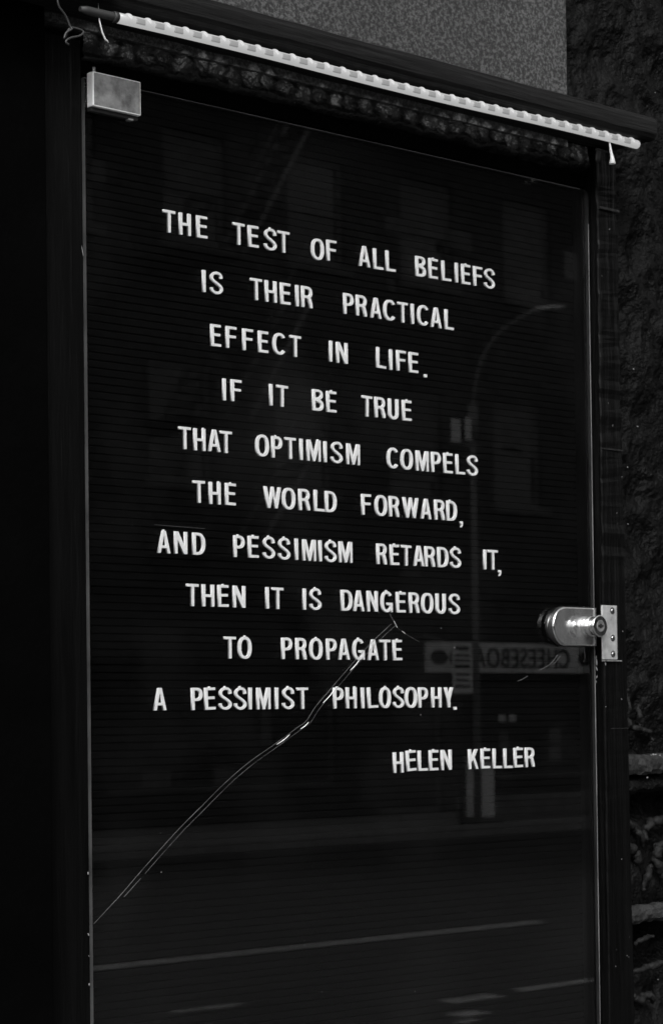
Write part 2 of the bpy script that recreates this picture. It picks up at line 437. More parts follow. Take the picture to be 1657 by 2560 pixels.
CR = [(.0012, 1.3863), (.0274, 1.4068), (.0439, 1.4209), (.0480, 1.4242), (.0689, 1.4416), (.0902, 1.4586), (.1117, 1.4742), (.138, 1.4933), (.1648, 1.510), (.1921, 1.524), (.2223, 1.5397), (.2317, 1.5448), (.2437, 1.5578), (.263, 1.5741), (.2875, 1.5946), (.3123, 1.6143), (.3366, 1.6308)]
M['crack_dim'] = mat('dim fracture line', .085, .3, .8, 60, spec=.7)
ribbon('crack', dense(CR), lambda t: .00030 + .0001 * math.sin(t * 41), M['crack_dim'], -.0003, gd, .00006)
CR_REFL = [(a + .0052 * min(1, a * 30), b - .0012) for a, b in CR]  # second line drawn in as the crack's reflection in the back surface
ribbon('crack', dense(CR_REFL[1:3], 4), .0003, M['crack_dim'], -.0002, gd)
ribbon('crack', dense(CR_REFL[3:]), lambda t: .00019 + .00009 * math.sin(t * 53 + 1), M['crack_dim'], -.0002, gd, .00006)
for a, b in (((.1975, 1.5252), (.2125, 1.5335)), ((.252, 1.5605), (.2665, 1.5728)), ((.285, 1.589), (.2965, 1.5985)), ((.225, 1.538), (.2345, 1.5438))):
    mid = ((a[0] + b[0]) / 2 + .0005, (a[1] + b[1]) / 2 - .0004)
    ribbon('crack_glint', dense([a, mid, b], 4), lambda t: .0002 + .0012 * math.sin(math.pi * t) * .35, M['chipg'] if 'chipg' in M else M['letter'], -.0004, gd)  # white strips painted on as bright glints of the crack
C2 = [(.3343, 1.6404), (.3406, 1.6316), (.3436, 1.6277), (.3516, 1.6235), (.3602, 1.6196), (.372, 1.6151)]
ribbon('crack', dense(C2), lambda t: .0003 + .0002 * math.sin(t * 9), M['crack_dim'], -.0003, gd)
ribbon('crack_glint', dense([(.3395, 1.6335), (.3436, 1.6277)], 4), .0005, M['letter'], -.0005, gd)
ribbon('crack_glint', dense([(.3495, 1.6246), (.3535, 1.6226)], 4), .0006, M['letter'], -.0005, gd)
C3 = [(.5606, 1.6052), (.5499, 1.5962), (.5326, 1.5896)]
ribbon('crack', dense(C3), .0006, M['crack_dim'], -.0003, gd)
ribbon('crack', dense([(a + .004, b - .0008) for a, b in C3[:2]]), .0004, M['crack_dim'], -.0003, gd)  # offset copy drawn in as this crack's reflection
ribbon('crack', dense([(.5171, 1.5846), (.5090, 1.5812), (.5024, 1.5797)]), .0004, M['crack_dim'], -.0003, gd)
ribbon('crack', dense([(.0670, 1.7070), (.0935, 1.7066), (.1206, 1.7062)]), .0003, M['edge'], -.0002, gd)

# hinge clamp, top left corner
M['rim'] = mat('brightened clamp edges', .80, .4, .12, 90, metal=.05)  # pale colour painting the light on bevels and end faces
hg = box('hinge_clamp', (.0020, -.0085, 2.0385), (.0508, -.0002, 2.0665), M['steel'], cab, .0011)
hg.data.materials.append(M['rim'])
for p in hg.data.polygons:
    if abs(p.normal.y) < .97: p.material_index = 1
box('hinge_lip', (.0022, -.0052, 2.0350), (.050, -.0003, 2.0384), M['dark'], hg, .0004)
box('hinge_screw', (.0400, -.0058, 2.0340), (.0450, -.0010, 2.0356), M['steel'], hg, .0004)
tube('hinge_pin', [(.0065, -.004, 2.0664), (.0065, -.004, 2.0712)], .0014, M['steel'], hg)
M['plate_side'] = mat('darkened plate side', .16, .3, .3, 120, metal=.9)  # darkened to paint dim reflections on the plate sides and rear plate
# lock: D-shaped clamp plate, cylinder, key face
LC = (.5745, 1.6325)
def lock_plate(y0, y1, inset=0., x1=.6122):
    bm = bmesh.new(); r = .0192 - inset; cxx = .5478 + .0192; o = []
    o += [(x1 - inset, LC[1] - r), (x1 - inset, LC[1] + r)]
    for k in range(25):
        a = math.pi / 2 + math.pi * k / 24; o.append((cxx + r * math.cos(a), LC[1] + r * math.sin(a)))
    A = [bm.verts.new((x, y0, z)) for x, z in o]; B = [bm.verts.new((x, y1, z)) for x, z in o]
    bm.faces.new(A); bm.faces.new(B[::-1]); n = len(o)
    for i in range(n): bm.faces.new((A[(i + 1) % n], A[i], B[i], B[(i + 1) % n]))
    bmesh.ops.recalc_face_normals(bm, faces=bm.faces)
    es = [e for e in bm.edges if all(abs(v.co.y - y0) < 1e-6 for v in e.verts)]
    bmesh.ops.bevel(bm, geom=es, offset=.0017, segments=3, affect='EDGES', profile=.5)
    bmesh.ops.recalc_face_normals(bm, faces=bm.faces)
    for f in bm.faces:
        if abs(f.normal.y) < .98: f.material_index = 1
        if abs(f.normal.y) < .25: f.material_index = 2
    me = bm_done(bm, 'lock_plate'); return me
lk = link('door_lock', lock_plate(-.0064, -.0004), M['plate'], cab); lk.data.materials.append(M['chrome']); lk.data.materials.append(M['plate_side'])
rp = link('rear_plate', lock_plate(.0050, .0080, .0045), M['plate_side'], lk); rp.data.materials.append(M['plate_side']); rp.data.materials.append(M['plate_side'])
c0 = (.5972, 0, LC[1] + .0003)
lathe_y('lock_cylinder', c0, [(-.0062, .0101), (-.0070, .0103), (-.0125, .0103), (-.0131, .0098), (-.0136, .0088), (-.0186, .0082), (-.0196, .0090), (-.0204, .0104), (-.0216, .0108), (-.0226, .0107), (-.0233, .0101), (-.0233, .0091)], M['chrome'], lk, 48)
lathe_y('key_barrel', c0, [(-.0215, .0089), (-.0229, .0089), (-.0229, .0086)], M['steel'], lk, 40)
lathe_y('key_ring', c0, [(-.0225, .0060), (-.0232, .0060), (-.0234, .0056), (-.0234, .0052)], M['steel'], lk, 32)
bm = bmesh.new()
add_box(bm, (c0[0] - .0038, -.0240, c0[2] - .0010), (c0[0] + .0038, -.0230, c0[2] + .0010), .0002)
add_box(bm, (c0[0] - .0016, -.0239, c0[2] - .0022), (c0[0] + .0016, -.0231, c0[2] + .0021), .0002)
link('keyhole', bm_done(bm, 'keyhole'), M['dark'], lk)
# strike plate with three screws
M['strike'] = mat('worn bright plate', .48, .35, .28, 90, .3, 160, metal=.45, bdist=.0006, rvar=.1)
M['screw'] = mat('dull screw steel', .45, .28, .4, 300, metal=1.)
sp = box('strike_plate', (.6132, -.0122, 1.6008), (.6352, -.0104, 1.6538), M['strike'], cab, .0005)
box('strike_flange', (.6350, -.0119, 1.6010), (.6362, -.0095, 1.6536), M['chrome'], sp, .0002)
box('strike_edge', (.6134, -.0130, 1.5990), (.6410, -.0102, 1.6000), M['steel'], sp, .0002)
for z in (1.6486, 1.6218, 1.6062):
    s = lathe_y('screw', (.6285, -.0121, z), [(0, .0024), (-.0007, .0023), (-.0012, .0016), (-.0013, .0008)], M['screw'], sp, 16)
    lathe_y('screw_shade_ring', (.6285, -.01205, z), [(0, .0034), (-.0002, .0033), (-.0003, .0025)], M['dark'], sp, 16)  # raised dark ring painting the shade around the screw head
    bm = bmesh.new(); add_box(bm, (.6285 - .0019, -.0137, z - .0003), (.6285 + .0019, -.0131, z + .0003)); add_box(bm, (.6285 - .0003, -.01375, z - .0019), (.6285 + .0003, -.01305, z + .0019))
    link('screw_slot', bm_done(bm, 'screw_slot'), M['dark'], sp)
# chipped paint flecks on the stiles and edges
bm = bmesh.new()
def fleck(x, z, y, s, e=1.0): bmesh.ops.create_icosphere(bm, subdivisions=1, radius=s, matrix=Matrix.Translation((x, y, z)) @ Matrix.Rotation(random.uniform(-.5, .5), 4, 'Y') @ Matrix.Diagonal((.6, .4, 1.1 * e, 1)))
for x, z, s in ((-.0452, 1.3935, .0012), (-.0452, 1.3870, .0010), (-.0452, 1.404, .0006), (-.0452, 1.3640, .0007), (-.0452, 1.3270, .0009), (-.0452, 1.418, .0005), (-.0022, 1.4265, .0010), (-.0024, 1.378, .0010), (-.0022, 1.361, .0006), (-.0022, 1.3385, .0009), (-.0024, 1.297, .0008), (-.030, 1.281, .0006)):
    fleck(x, z, .0022, s, 1.3)
for x, z, s in ((.6165, 1.5985, .0018), (.6165, 1.592, .0012), (.6160, 1.603, .0010), (.6165, 1.584, .0008), (.6158, 1.579, .0006)): fleck(x, z, -.0012, s, 2.0)
for i in range(22): fleck(random.uniform(.62, .65), random.uniform(1.25, 2.03), -.0102, random.uniform(.00025, .0006), random.uniform(.8, 2.5))
fleck(-.0400, 2.0540, .0022, .0006, 6); fleck(-.0020, 1.9230, .0020, .0006, 7)
fleck(.6185, 1.5965, -.0108, .0012, 1.6); fleck(.6185, 1.5545, -.0105, .0006)
o = link('paint_chips', bm_done(bm, 'paint_chips'), M['chip'], cab); o['kind'] = 'stuff'
# dust specks on the glass
bm = bmesh.new()
for x, z, s in ((.0700, 1.4235, .0007), (.36, 1.3, .0006), (.246, 1.31, .0004), (.2265, 1.356, .0004), (.2265, 1.352, .0004), (.150, 1.248, .0007), (.12, 1.268, .0004), (.4, 1.628, .0006), (.417, 1.6104, .0008), (.372, 1.549, .0006)):
    fleck(x, z, -.0004, s)
for i in range(40): fleck(random.uniform(.01, .61), random.uniform(1.2, 2.05), -.0003, random.uniform(.00015, .0003))
o = link('dust_specks', bm_done(bm, 'dust_specks'), M['chip'], gd); o['kind'] = 'stuff'

# ================================================================== LED tube under the moulding
lt = empty('light_tube', (0, 0, 0))
tag(lt, 'lit white diode tube slung under the black moulding', 'light tube')
TA, TB = Vector((-.0050, -.050, 2.0980)), Vector((.6300, -.050, 2.1012))
def TP(t):
    p = TA.lerp(TB, t); p.z += .0008 * math.sin(t * 9) ; return p
RT = .0042
pts = [TP(i / 60) for i in range(61)]
e = (TB - TA).normalized()
tube('tube_casing', pts + [TB + e * .0012, TB + e * .0022, TB + e * .0028], [RT] * 61 + [RT * .93, RT * .7, RT * .35], M['tube'], lt, 20)
led_me = None; gap_me = None
N = 33
for i in range(N):
    p = TP((i + .55) / N)
    if led_me is None:
        bm = bmesh.new(); bmesh.ops.create_uvsphere(bm, u_segments=14, v_segments=8, radius=1, matrix=Matrix.Diagonal((.0046, .0044, .0046, 1)))
        led_me = bm_done(bm, 'diode', True); led_me.materials.append(M['led'])
        bm = bmesh.new(); add_box(bm, (-.0046, -.0047, -.0025), (.0046, -.0028, .0022), .0009)
        gap_me = bm_done(bm, 'strip_gap', True); gap_me.materials.append(M['gap'])
    d = bpy.data.objects.new('diode', led_me); COL.objects.link(d); d.parent = lt; d.location = (p.x, p.y, p.z + .0008)
    q = TP((i + 1.05) / N) if i < N - 1 else None
    if q is not None:
        g = bpy.data.objects.new('strip_gap', gap_me); COL.objects.link(g); g.parent = lt; g.location = (q.x, q.y, q.z - .0001)
    ld = bpy.data.lights.new('diode_light', 'SPOT') if i == 0 else ld
    if i == 0:
        ld.energy = .042; ld.spot_size = R(23); ld.spot_blend = 1.0; ld.shadow_soft_size = .0015
    if i == 0: lds = [ld] + [ld.copy() for _ in range(5)]
    if i == 0:
        for q_, l_ in enumerate(lds): l_.energy *= (1, .55, 1.25, .75, .4, .9)[q_]; l_.spot_size = R((23, 26, 21, 30, 24, 27)[q_])
    lo = bpy.data.objects.new('diode_light', random.choice(lds)); COL.objects.link(lo); lo.parent = lt
    lo.location = (p.x, p.y + .0052, p.z); lo.rotation_euler = Vector((random.gauss(0, .03), -1, .10 + random.gauss(0, .05))).to_track_quat('Z', 'Y').to_euler()
tube('cable_sleeve', [TA - e * .0362, TA - e * .0300, TA - e * .0020, TA + e * .0005], [.0020, .0034, .0036, .0039], M['sleeve'], lt, 14)
tube('sleeve_collar', [TA - e * .0050, TA - e * .0006], [.0045, .0045], M['sleeve'], lt, 14)
# wire ties and loose wire
w1 = tag(tube('cable_tie', [(-.0205, -.046, 2.1072), (-.0227, -.050, 2.0928), (-.0201, -.050, 2.0839), (-.0172, -.050, 2.0787), (-.0150, -.050, 2.0776), (-.0137, -.0500, 2.0765)], [.0004, .0005, .0007, .0008, .0006, .0004], M['white'], None, 8),
    'thin bent white tie hanging under the dark sleeve at the left end of the tube', 'cable tie')
w2 = tag(tube('wall_plug', [(.5890, -.048, 2.1070), (.5898, -.050, 2.0955), (.5915, -.050, 2.0880), (.5931, -.050, 2.0832), (.5933, -.050, 2.0770), (.5933, -.050, 2.0766)], [.0006, .0009, .0013, .0017, .0033, .0030], M['white'], None, 12),
    'flared white plastic peg hanging near the right end of the light tube', 'plastic peg')
w3 = tag(tube('loose_wire', catmull([(-.0610, -.050, 2.130), (-.0624, -.050, 2.1034), (-.0614, -.050, 2.0958), (-.0550, -.050, 2.0894), (-.0509, -.050, 2.0822), (-.0500, -.051, 2.0800), (-.0545, -.050, 2.0765), (-.0565, -.050, 2.0720), (-.0545, -.0485, 2.0735), (-.0495, -.049, 2.0815), (-.0387, -.050, 2.0809), (-.0420, -.051, 2.0765), (-.0500, -.050, 2.0735), (-.0545, -.050, 2.0705), (-.0545, -.050, 2.0685), (-.0522, -.050, 2.0677)], 6), .0009, M['wire'], None, 8),
    'loose looped dark wire dangling at the top left corner of the case', 'wire')

# ================================================================== letters
H = 18.7; ST = 3.2; AR = 2.35
def sup(cx, cy, rx, ry, a0, a1, n=20, e=2.35):
    o = []
    for i in range(n + 1):
        a = R(a0 + (a1 - a0) * i / n); c, s = math.cos(a), math.sin(a)
        o.append((cx + rx * math.copysign(abs(c) ** (2 / e), c), cy + ry * math.copysign(abs(s) ** (2 / e), s)))
    return o
def glyph(ch, w):
    s, a = ST, AR
    if ch == 'I': return [[(0, 0), (s, 0), (s, H), (0, H)]]
    if ch == 'L': return [[(0, 0), (w, 0), (w, a), (s, a), (s, H), (0, H)]]
    if ch == 'T': return [[(w / 2 - s / 2, 0), (w / 2 + s / 2, 0), (w / 2 + s / 2, H - a), (w, H - a), (w, H), (0, H), (0, H - a), (w / 2 - s / 2, H - a)]]
    if ch in 'EF':
        m = H * .47; b = [(w, 0), (w, a), (s, a)] if ch == 'E' else [(s, 0)]
        return [[(0, 0)] + b + [(s, m), (w * .93, m), (w * .93, m + a), (s, m + a), (s, H - a), (w, H - a), (w, H), (0, H)]]
    if ch == 'H':
        m = H * .43; return [[(0, 0), (s, 0), (s, m), (w - s, m), (w - s, 0), (w, 0), (w, H), (w - s, H), (w - s, m + a), (s, m + a), (s, H), (0, H)]]
    if ch == 'O': return [sup(w / 2, H / 2, w / 2, H / 2 + .2, 0, 360, 44)[:-1], sup(w / 2, H / 2, w / 2 - s, H / 2 - a + .1, 0, 360, 44)[:-1]]
    if ch == 'D':
        k = w * .38
        return [[(0, 0)] + sup(k, H / 2, w - k, H / 2, -90, 90, 22, 2.3) + [(0, H)], [(s, a)] + sup(k, H / 2, w - k - s, H / 2 - a, -90, 90, 22, 2.3) + [(s, H - a)]]
    if ch == 'P':
        k = w * .45; y0 = .40 * H; cy = (H + y0) / 2; ry = (H - y0) / 2
        return [[(0, 0), (s, 0), (s, y0)] + sup(k, cy, w - k, ry, -90, 90, 16) + [(0, H)], [(s, y0 + a)] + sup(k, cy, w - k - s * .95, ry - a, -90, 90, 14) + [(s, H - a)]]
    if ch == 'R':
        k = w * .45; y0 = .44 * H; cy = (H + y0) / 2; ry = (H - y0) / 2
        bowl = sup(k, cy, w - k - .4, ry, -62, 90, 16)
        return [[(0, 0), (s, 0), (s, y0), (w * .42, y0), (w * .55, y0 - .8), (w - s * 1.15, 3.2), (w - s * 1.02, 0), (w, 0), (w - .35, 3.4), (w * .86, y0 - .5), (w * .80, y0 + 1.0)] + bowl[1:] + [(0, H)],
                [(s, y0 + a)] + sup(k, cy, w - k - s * .95 - .4, ry - a, -90, 90, 14) + [(s, H - a)]]
    if ch == 'B':
        k = w * .45; ym = .53 * H; c1 = ym / 2; c2 = (H + ym) / 2; r2 = (H - ym) / 2
        lo = sup(k, c1, w - k, c1 + .2, -90, 62, 14); up = sup(k, c2, w - k - .7, r2 + .1, -62, 90, 14)
        return [[(0, 0)] + lo + up + [(0, H)], [(s, a)] + sup(k, c1, w - k - s * .95, c1 - a * 1.02, -90, 90, 12) + [(s, ym - a * .45)][:1] , [(s, ym + a * .55)] + sup(k, c2 + .15, w - k - s * .9 - .7, r2 - a * .9, -90, 90, 12) + [(s, H - a * .95)]]
    if ch == 'C':
        return [sup(w / 2, H / 2, w / 2, H / 2 + .2, 36, 324, 34, 2.3) + sup(w / 2, H / 2, w / 2 - s, H / 2 - a + .1, 318, 42, 30, 2.3)]
    if ch == 'G':
        return [sup(w / 2, H / 2, w / 2, H / 2 + .2, 36, 292, 32, 2.3) + [(w - s * .8, 1.7), (w - s * .55, 0), (w, 0), (w, H * .46), (w * .52, H * .46), (w * .52, H * .46 - a), (w - s, H * .46 - a), (w - s - .1, 4.4)] + sup(w / 2, H / 2, w / 2 - s, H / 2 - a + .1, 300, 42, 28, 2.3)]
    if ch == 'U':
        return [[(0, H)] + sup(w / 2, H * .3, w / 2, H * .3 + .2, 180, 360, 22, 2.2) + [(w, H), (w - s, H)] + sup(w / 2, H * .32, w / 2 - s, H * .32 - a, 360, 180, 18, 2.2) + [(s, H)]]
    if ch == 'S':
        c = [(.89, .71), (.86, .83), (.74, .92), (.52, .955), (.30, .915), (.15, .81), (.15, .69), (.27, .59), (.48, .505), (.72, .405), (.87, .30), (.88, .18), (.74, .085), (.50, .045), (.27, .08), (.13, .17), (.10, .28)]
        h = s * .47
        P = [Vector((h + (w - 2 * h) * (x - .10) / .78, .3 * 0 + y * H)) for x, y in c]
        P = [Vector((p[0], p[1])) for p in catmull([(p.x, p.y, 0) for p in P], 5)]
        A, B = [], []; n = len(P)
        for i in range(n):
            d = (P[min(i + 1, n - 1)] - P[max(i - 1, 0)]).normalized(); nn = Vector((-d.y, d.x)); hh = h * (.92 - .16 * abs(nn.y)) if abs(nn.y) > .5 else h * .95
            A.append(tuple(P[i] + nn * hh)); B.append(tuple(P[i] - nn * hh))
        return [A + B[::-1]]
    if ch == 'A':
        x = lambda y: s + (w / 2 - s + .15) * y / (.86 * H)
        y1, y2 = .22 * H, .22 * H + a
        return [[(0, 0), (s, 0), (x(y1), y1), (w - x(y1), y1), (w - s, 0), (w, 0), (w / 2 + s * .58, H), (w / 2 - s * .58, H)], [(x(y2), y2), (w - x(y2), y2), (w / 2, .80 * H)]]
    if ch == 'N': return [[(0, 0), (s * .92, 0), (s * .92, .64 * H), (w - s * 1.2, 0), (w, 0), (w, H), (w - s * .92, H), (w - s * .92, .36 * H), (s * 1.2, H), (0, H)]]
    if ch == 'M': return [[(0, 0), (s * .85, 0), (s * .85, .62 * H), (w / 2 - s * .42, 0), (w / 2 + s * .42, 0), (w - s * .85, .62 * H), (w - s * .85, 0), (w, 0), (w, H), (w - s * 1.25, H), (w / 2, .36 * H), (s * 1.25, H), (0, H)]]
    if ch == 'W': return [[(0, H), (s * .95, H), (.32 * w, .30 * H), (.5 * w - s * .42, H), (.5 * w + s * .42, H), (.68 * w, .30 * H), (w - s * .95, H), (w, H), (.80 * w, 0), (.64 * w, 0), (.5 * w, .58 * H), (.36 * w, 0), (.20 * w, 0)][::-1]]
    if ch == 'K': return [[(0, 0), (s, 0), (s, .34 * H), (.42 * w, .47 * H), (w - s * 1.12, 0), (w, 0), (.60 * w, .60 * H), (.95 * w, H), (.95 * w - s * 1.1, H), (s, .56 * H), (s, H), (0, H)]]
    if ch == 'Y': return [[(w / 2 - s / 2, 0), (w / 2 + s / 2, 0), (w / 2 + s / 2, .40 * H), (w, H), (w - s * 1.05, H), (w / 2, .60 * H), (s * 1.05, H), (0, H), (w / 2 - s / 2, .40 * H)]]
    if ch == '.': return [[(.2, 0), (2.9, 0), (3.1, .2), (3.1, 2.7), (2.9, 2.9), (.2, 2.9), (0, 2.7), (0, .2)]]
    if ch == ',': return [[(.5, .2), (1.5, .4), (2.8, 2.0), (3.1, 3.4), (3.1, 6.0), (.2, 6.0), (.1, 3.6), (1.6, 3.5), (1.6, 2.6), (.4, 1.1)]]
def notch(loop, w):
    """moulding tab left on top of some letters"""
    n = len(loop); c = w * .48; best = None
    for i in range(n):
        p, q = loop[i], loop[(i + 1) % n]
        if p[1] > H - .01 and q[1] > H - .01 and abs(p[1] - q[1]) < .01:
            lo, hi = sorted((p[0], q[0])); x = min(max(c, lo + 1.0), hi - 1.0)
            t = [(x - .9, H), (x - .55, H + 1.0), (x + .5, H + 1.05), (x + .85, H)]
            if p[0] > q[0]: t = t[::-1]
            return loop[:i + 1] + t + loop[i + 1:]
    top = max(p[1] for p in loop)
    i = max(range(n), key=lambda k: (loop[k][1] > H - 1.3) * (10 - abs(loop[k][0] - c)))
    x, y = loop[i]; p, q = loop[i - 1], loop[(i + 1) % n]; sg = 1 if q[0] > p[0] else -1
    t = [(x - sg * .8, y), (x - sg * .5, y + 1.05), (x + sg * .45, y + 1.1), (x + sg * .8, y)]
    res = [k for k in loop[:i] if abs(k[0] - x) > .85 or k[1] < H - 2] + t + [k for k in loop[i + 1:] if abs(k[0] - x) > .85 or k[1] < H - 2]
    return res
MESH = {}
def letter_mesh(ch, w, nub):
    key = (ch, round(w * 2) / 2, nub)
    if key in MESH: return MESH[key]
    w = max(key[1], ST) if ch not in '.,' else 3.1
    L = glyph(ch, w)
    if nub and ch not in '.,': L[0] = notch(L[0], w)
    cu = bpy.data.curves.new('g', 'CURVE'); cu.dimensions = '2D'; cu.fill_mode = 'BOTH'
    cu.extrude = .00080; cu.bevel_depth = .00025; cu.bevel_resolution = 1; cu.offset = -.00025
    for lp in L:
        sp_ = cu.splines.new('POLY'); sp_.points.add(len(lp) - 1)
        for k, (x, y) in enumerate(lp): sp_.points[k].co = ((x - w / 2) / 1000, y / 1000, 0, 1)
        sp_.use_cyclic_u = True
    t = bpy.data.objects.new('g', cu); COL.objects.link(t)
    bpy.context.view_layer.update()
    me = bpy.data.meshes.new_from_object(t.evaluated_get(bpy.context.evaluated_depsgraph_get()))
    bpy.data.objects.remove(t); bpy.data.curves.remove(cu)
    me.name = 'letter'; me.materials.clear(); me.materials.append(M['letter'])
    # slight draft and a worn roll of the front rim come from the bevel; stand it upright
    me.transform(Matrix(((1, 0, 0, 0), (0, 0, -1, 0), (0, 1, 0, 0), (0, 0, 0, 1))))
    MESH[key] = me; return me
ROWS = [
 [['T H E', (101.1, 13.0, 1954.6), (118.3, 12.7, 1954.6), (136.8, 11.5, 1954.8)],
  ['T E S T', (177.8, 12.8, 1954.5), (194.5, 11.5, 1954.5), (213.9, 13.8, 1954.5), (229.5, 13.4, 1954.4)],
  ['O F', (269.8, 15.2, 1953.3), (286.8, 11.7, 1954.2)],
  ['A L L', (327.3, 13.9, 1954.4), (344.8, 11.8, 1954.1), (360.6, 12.0, 1954.3)],
  ['B E L I E F S', (399.4, 13.0, 1954.2), (415.8, 11.6, 1954.4), (433.6, 12.0, 1954.4), (447.2, 3.9, 1954.5), (459.8, 11.5, 1954.4), (476.2, 11.6, 1954.4), (492.3, 14.0, 1954.3)]],
 [['I S', (138.4, 3.7, 1909.1), (152.3, 13.9, 1909.1)],
  ['T H E I R', (197.2, 13.1, 1909.0), (214.1, 12.8, 1909.1), (230.8, 11.5, 1909.1), (244.8, 3.7, 1909.1), (256.3, 12.8, 1909.2)],
  ['P R A C T I C A L', (306.8, 12.2, 1908.9), (322.8, 13.1, 1909.1), (340.8, 13.3, 1909.1), (358.6, 15.3, 1909.0), (375.2, 12.7, 1908.8), (387.9, 3.8, 1909.0), (401.8, 15.2, 1909.1), (418.8, 13.9, 1909.0), (436.3, 11.7, 1908.9)]],
 [['E F F E C T', (150.9, 11.2, 1864.1), (168.0, 11.6, 1864.2), (186.7, 11.7, 1864.1), (204.3, 11.2, 1864.1), (223.2, 15.1, 1864.3), (241.8, 12.8, 1864.1)],
  ['I N', (284.0, 3.7, 1864.1), (298.1, 13.5, 1863.9)],
  ['L I F E .', (346.6, 12.2, 1864.2), (359.1, 3.9, 1863.9), (372.4, 11.5, 1864.1), (388.4, 11.5, 1864.0), (403.9, 4.2, 1861.0)]],
 [['I F', (159.6, 3.5, 1818.9), (173.0, 11.7, 1819.0)],
  ['I T', (212.7, 3.9, 1819.0), (225.6, 13.1, 1818.9)],
  ['B E', (267.9, 13.2, 1818.9), (284.2, 11.6, 1818.9)],
  ['T R U E', (328.1, 12.7, 1818.6), (344.7, 12.9, 1818.9), (361.6, 12.7, 1818.8), (378.9, 11.6, 1818.9)]],
 [['T H A T', (115.6, 12.9, 1774.1), (131.7, 12.6, 1773.9), (147.8, 13.6, 1774.3), (160.8, 12.9, 1773.9)],
  ['O P T I M I S M', (201.9, 15.0, 1773.9), (218.8, 11.8, 1773.8), (234.6, 12.7, 1773.9), (247.4, 3.5, 1773.9), (262.3, 15.8, 1773.8), (276.0, 3.6, 1773.8), (289.8, 13.8, 1774.1), (310.2, 15.8, 1773.9)],
  ['C O M P E L S', (360.2, 14.4, 1773.9), (378.0, 15.0, 1773.9), (398.1, 15.8, 1773.8), (416.3, 12.0, 1773.9), (432.3, 11.4, 1774.0), (448.8, 11.9, 1774.0), (465.1, 14.2, 1774.0)]],
 [['T H E', (130.5, 13.0, 1729.8), (147.9, 12.6, 1729.6), (165.1, 11.4, 1729.7)],
  ['W O R L D', (212.9, 19.7, 1729.6), (232.1, 14.9, 1729.6), (250.5, 12.8, 1729.8), (268.1, 12.3, 1729.8), (282.2, 13.5, 1729.7)],
  ['F O R W A R D ,', (325.9, 11.6, 1729.6), (344.2, 15.1, 1729.6), (360.9, 12.6, 1729.7), (382.1, 19.8, 1729.7), (402.1, 13.4, 1729.7), (420.2, 12.8, 1729.7), (436.3, 13.7, 1729.6), (449.3, 4.5, 1723.8)]],
 [['A N D', (91.9, 13.6, 1685.8), (110.1, 13.3, 1685.9), (129.7, 13.5, 1685.8)],
  ['P E S S I M I S M', (174.2, 12.0, 1685.5), (190.4, 11.4, 1685.8), (208.3, 13.7, 1685.8), (225.9, 13.6, 1685.6), (240.5, 3.7, 1685.8), (255.6, 15.6, 1685.5), (268.8, 3.4, 1685.5), (281.3, 13.6, 1685.5), (299.4, 15.8, 1685.6)],
  ['R E T A R D S', (344.3, 12.6, 1685.7), (360.8, 11.2, 1685.6), (375.6, 12.7, 1685.6), (391.9, 13.6, 1685.8), (406.4, 12.8, 1685.8), (423.8, 13.9, 1685.7), (440.6, 14.0, 1686.0)],
  ['I T ,', (480.5, 3.8, 1685.8), (491.7, 13.3, 1685.9), (501.1, 4.5, 1679.8)]],
 [['T H E N', (122.0, 13.1, 1642.5), (139.2, 12.8, 1642.5), (155.9, 11.4, 1642.6), (173.7, 13.3, 1642.4)],
  ['I T', (205.8, 3.6, 1642.3), (217.6, 13.2, 1642.2)],
  ['I S', (249.0, 3.8, 1642.3), (262.3, 13.7, 1642.6)],
  ['D A N G E R O U S', (300.1, 13.4, 1642.5), (314.7, 13.5, 1642.5), (331.9, 13.2, 1642.5), (349.8, 14.5, 1642.5), (367.9, 11.7, 1642.5), (385.3, 12.7, 1642.5), (402.3, 15.0, 1642.4), (420.1, 12.6, 1642.5), (438.2, 13.9, 1642.6)]],
 [['T O', (162.7, 13.0, 1598.8), (179.5, 15.2, 1598.8)],
  ['P R O P A G A T E', (227.8, 12.0, 1598.9), (244.4, 12.5, 1598.8), (262.2, 15.1, 1598.7), (280.7, 12.0, 1598.7), (296.0, 13.7, 1598.9), (314.1, 14.1, 1598.9), (332.1, 13.5, 1598.8), (347.3, 12.9, 1598.7), (362.9, 11.2, 1598.8)]],
 [['A', (86.0, 13.7, 1555.3)],
  ['P E S S I M I S T', (125.9, 12.2, 1555.3), (140.2, 11.7, 1555.5), (156.8, 13.8, 1555.5), (173.6, 13.6, 1555.4), (184.8, 3.6, 1555.4), (200.1, 15.7, 1555.4), (214.9, 4.0, 1555.4), (228.5, 13.6, 1555.5), (245.5, 13.0, 1555.4)],
  ['P H I L O S O P H Y .', (288.6, 11.8, 1555.4), (304.2, 12.4, 1555.5), (318.5, 3.8, 1555.4), (331.1, 12.3, 1555.7), (346.3, 13.8, 1555.5), (363.3, 13.6, 1555.6), (379.5, 15.2, 1555.5), (395.3, 12.1, 1555.5), (412.6, 12.5, 1555.5), (429.0, 11.7, 1555.5), (437.6, 3.9, 1553.1)]],
 [['H E L E N', (362.2, 12.6, 1496.5), (379.0, 11.8, 1497.8), (393.7, 11.8, 1497.5), (408.0, 11.6, 1497.5), (424.8, 13.5, 1497.5)],
  ['K E L L E R', (461.1, 13.0, 1497.4), (477.6, 11.8, 1497.6), (493.9, 12.2, 1497.3), (509.0, 11.9, 1497.1), (523.6, 11.8, 1497.5), (539.9, 13.0, 1497.5)]],
]

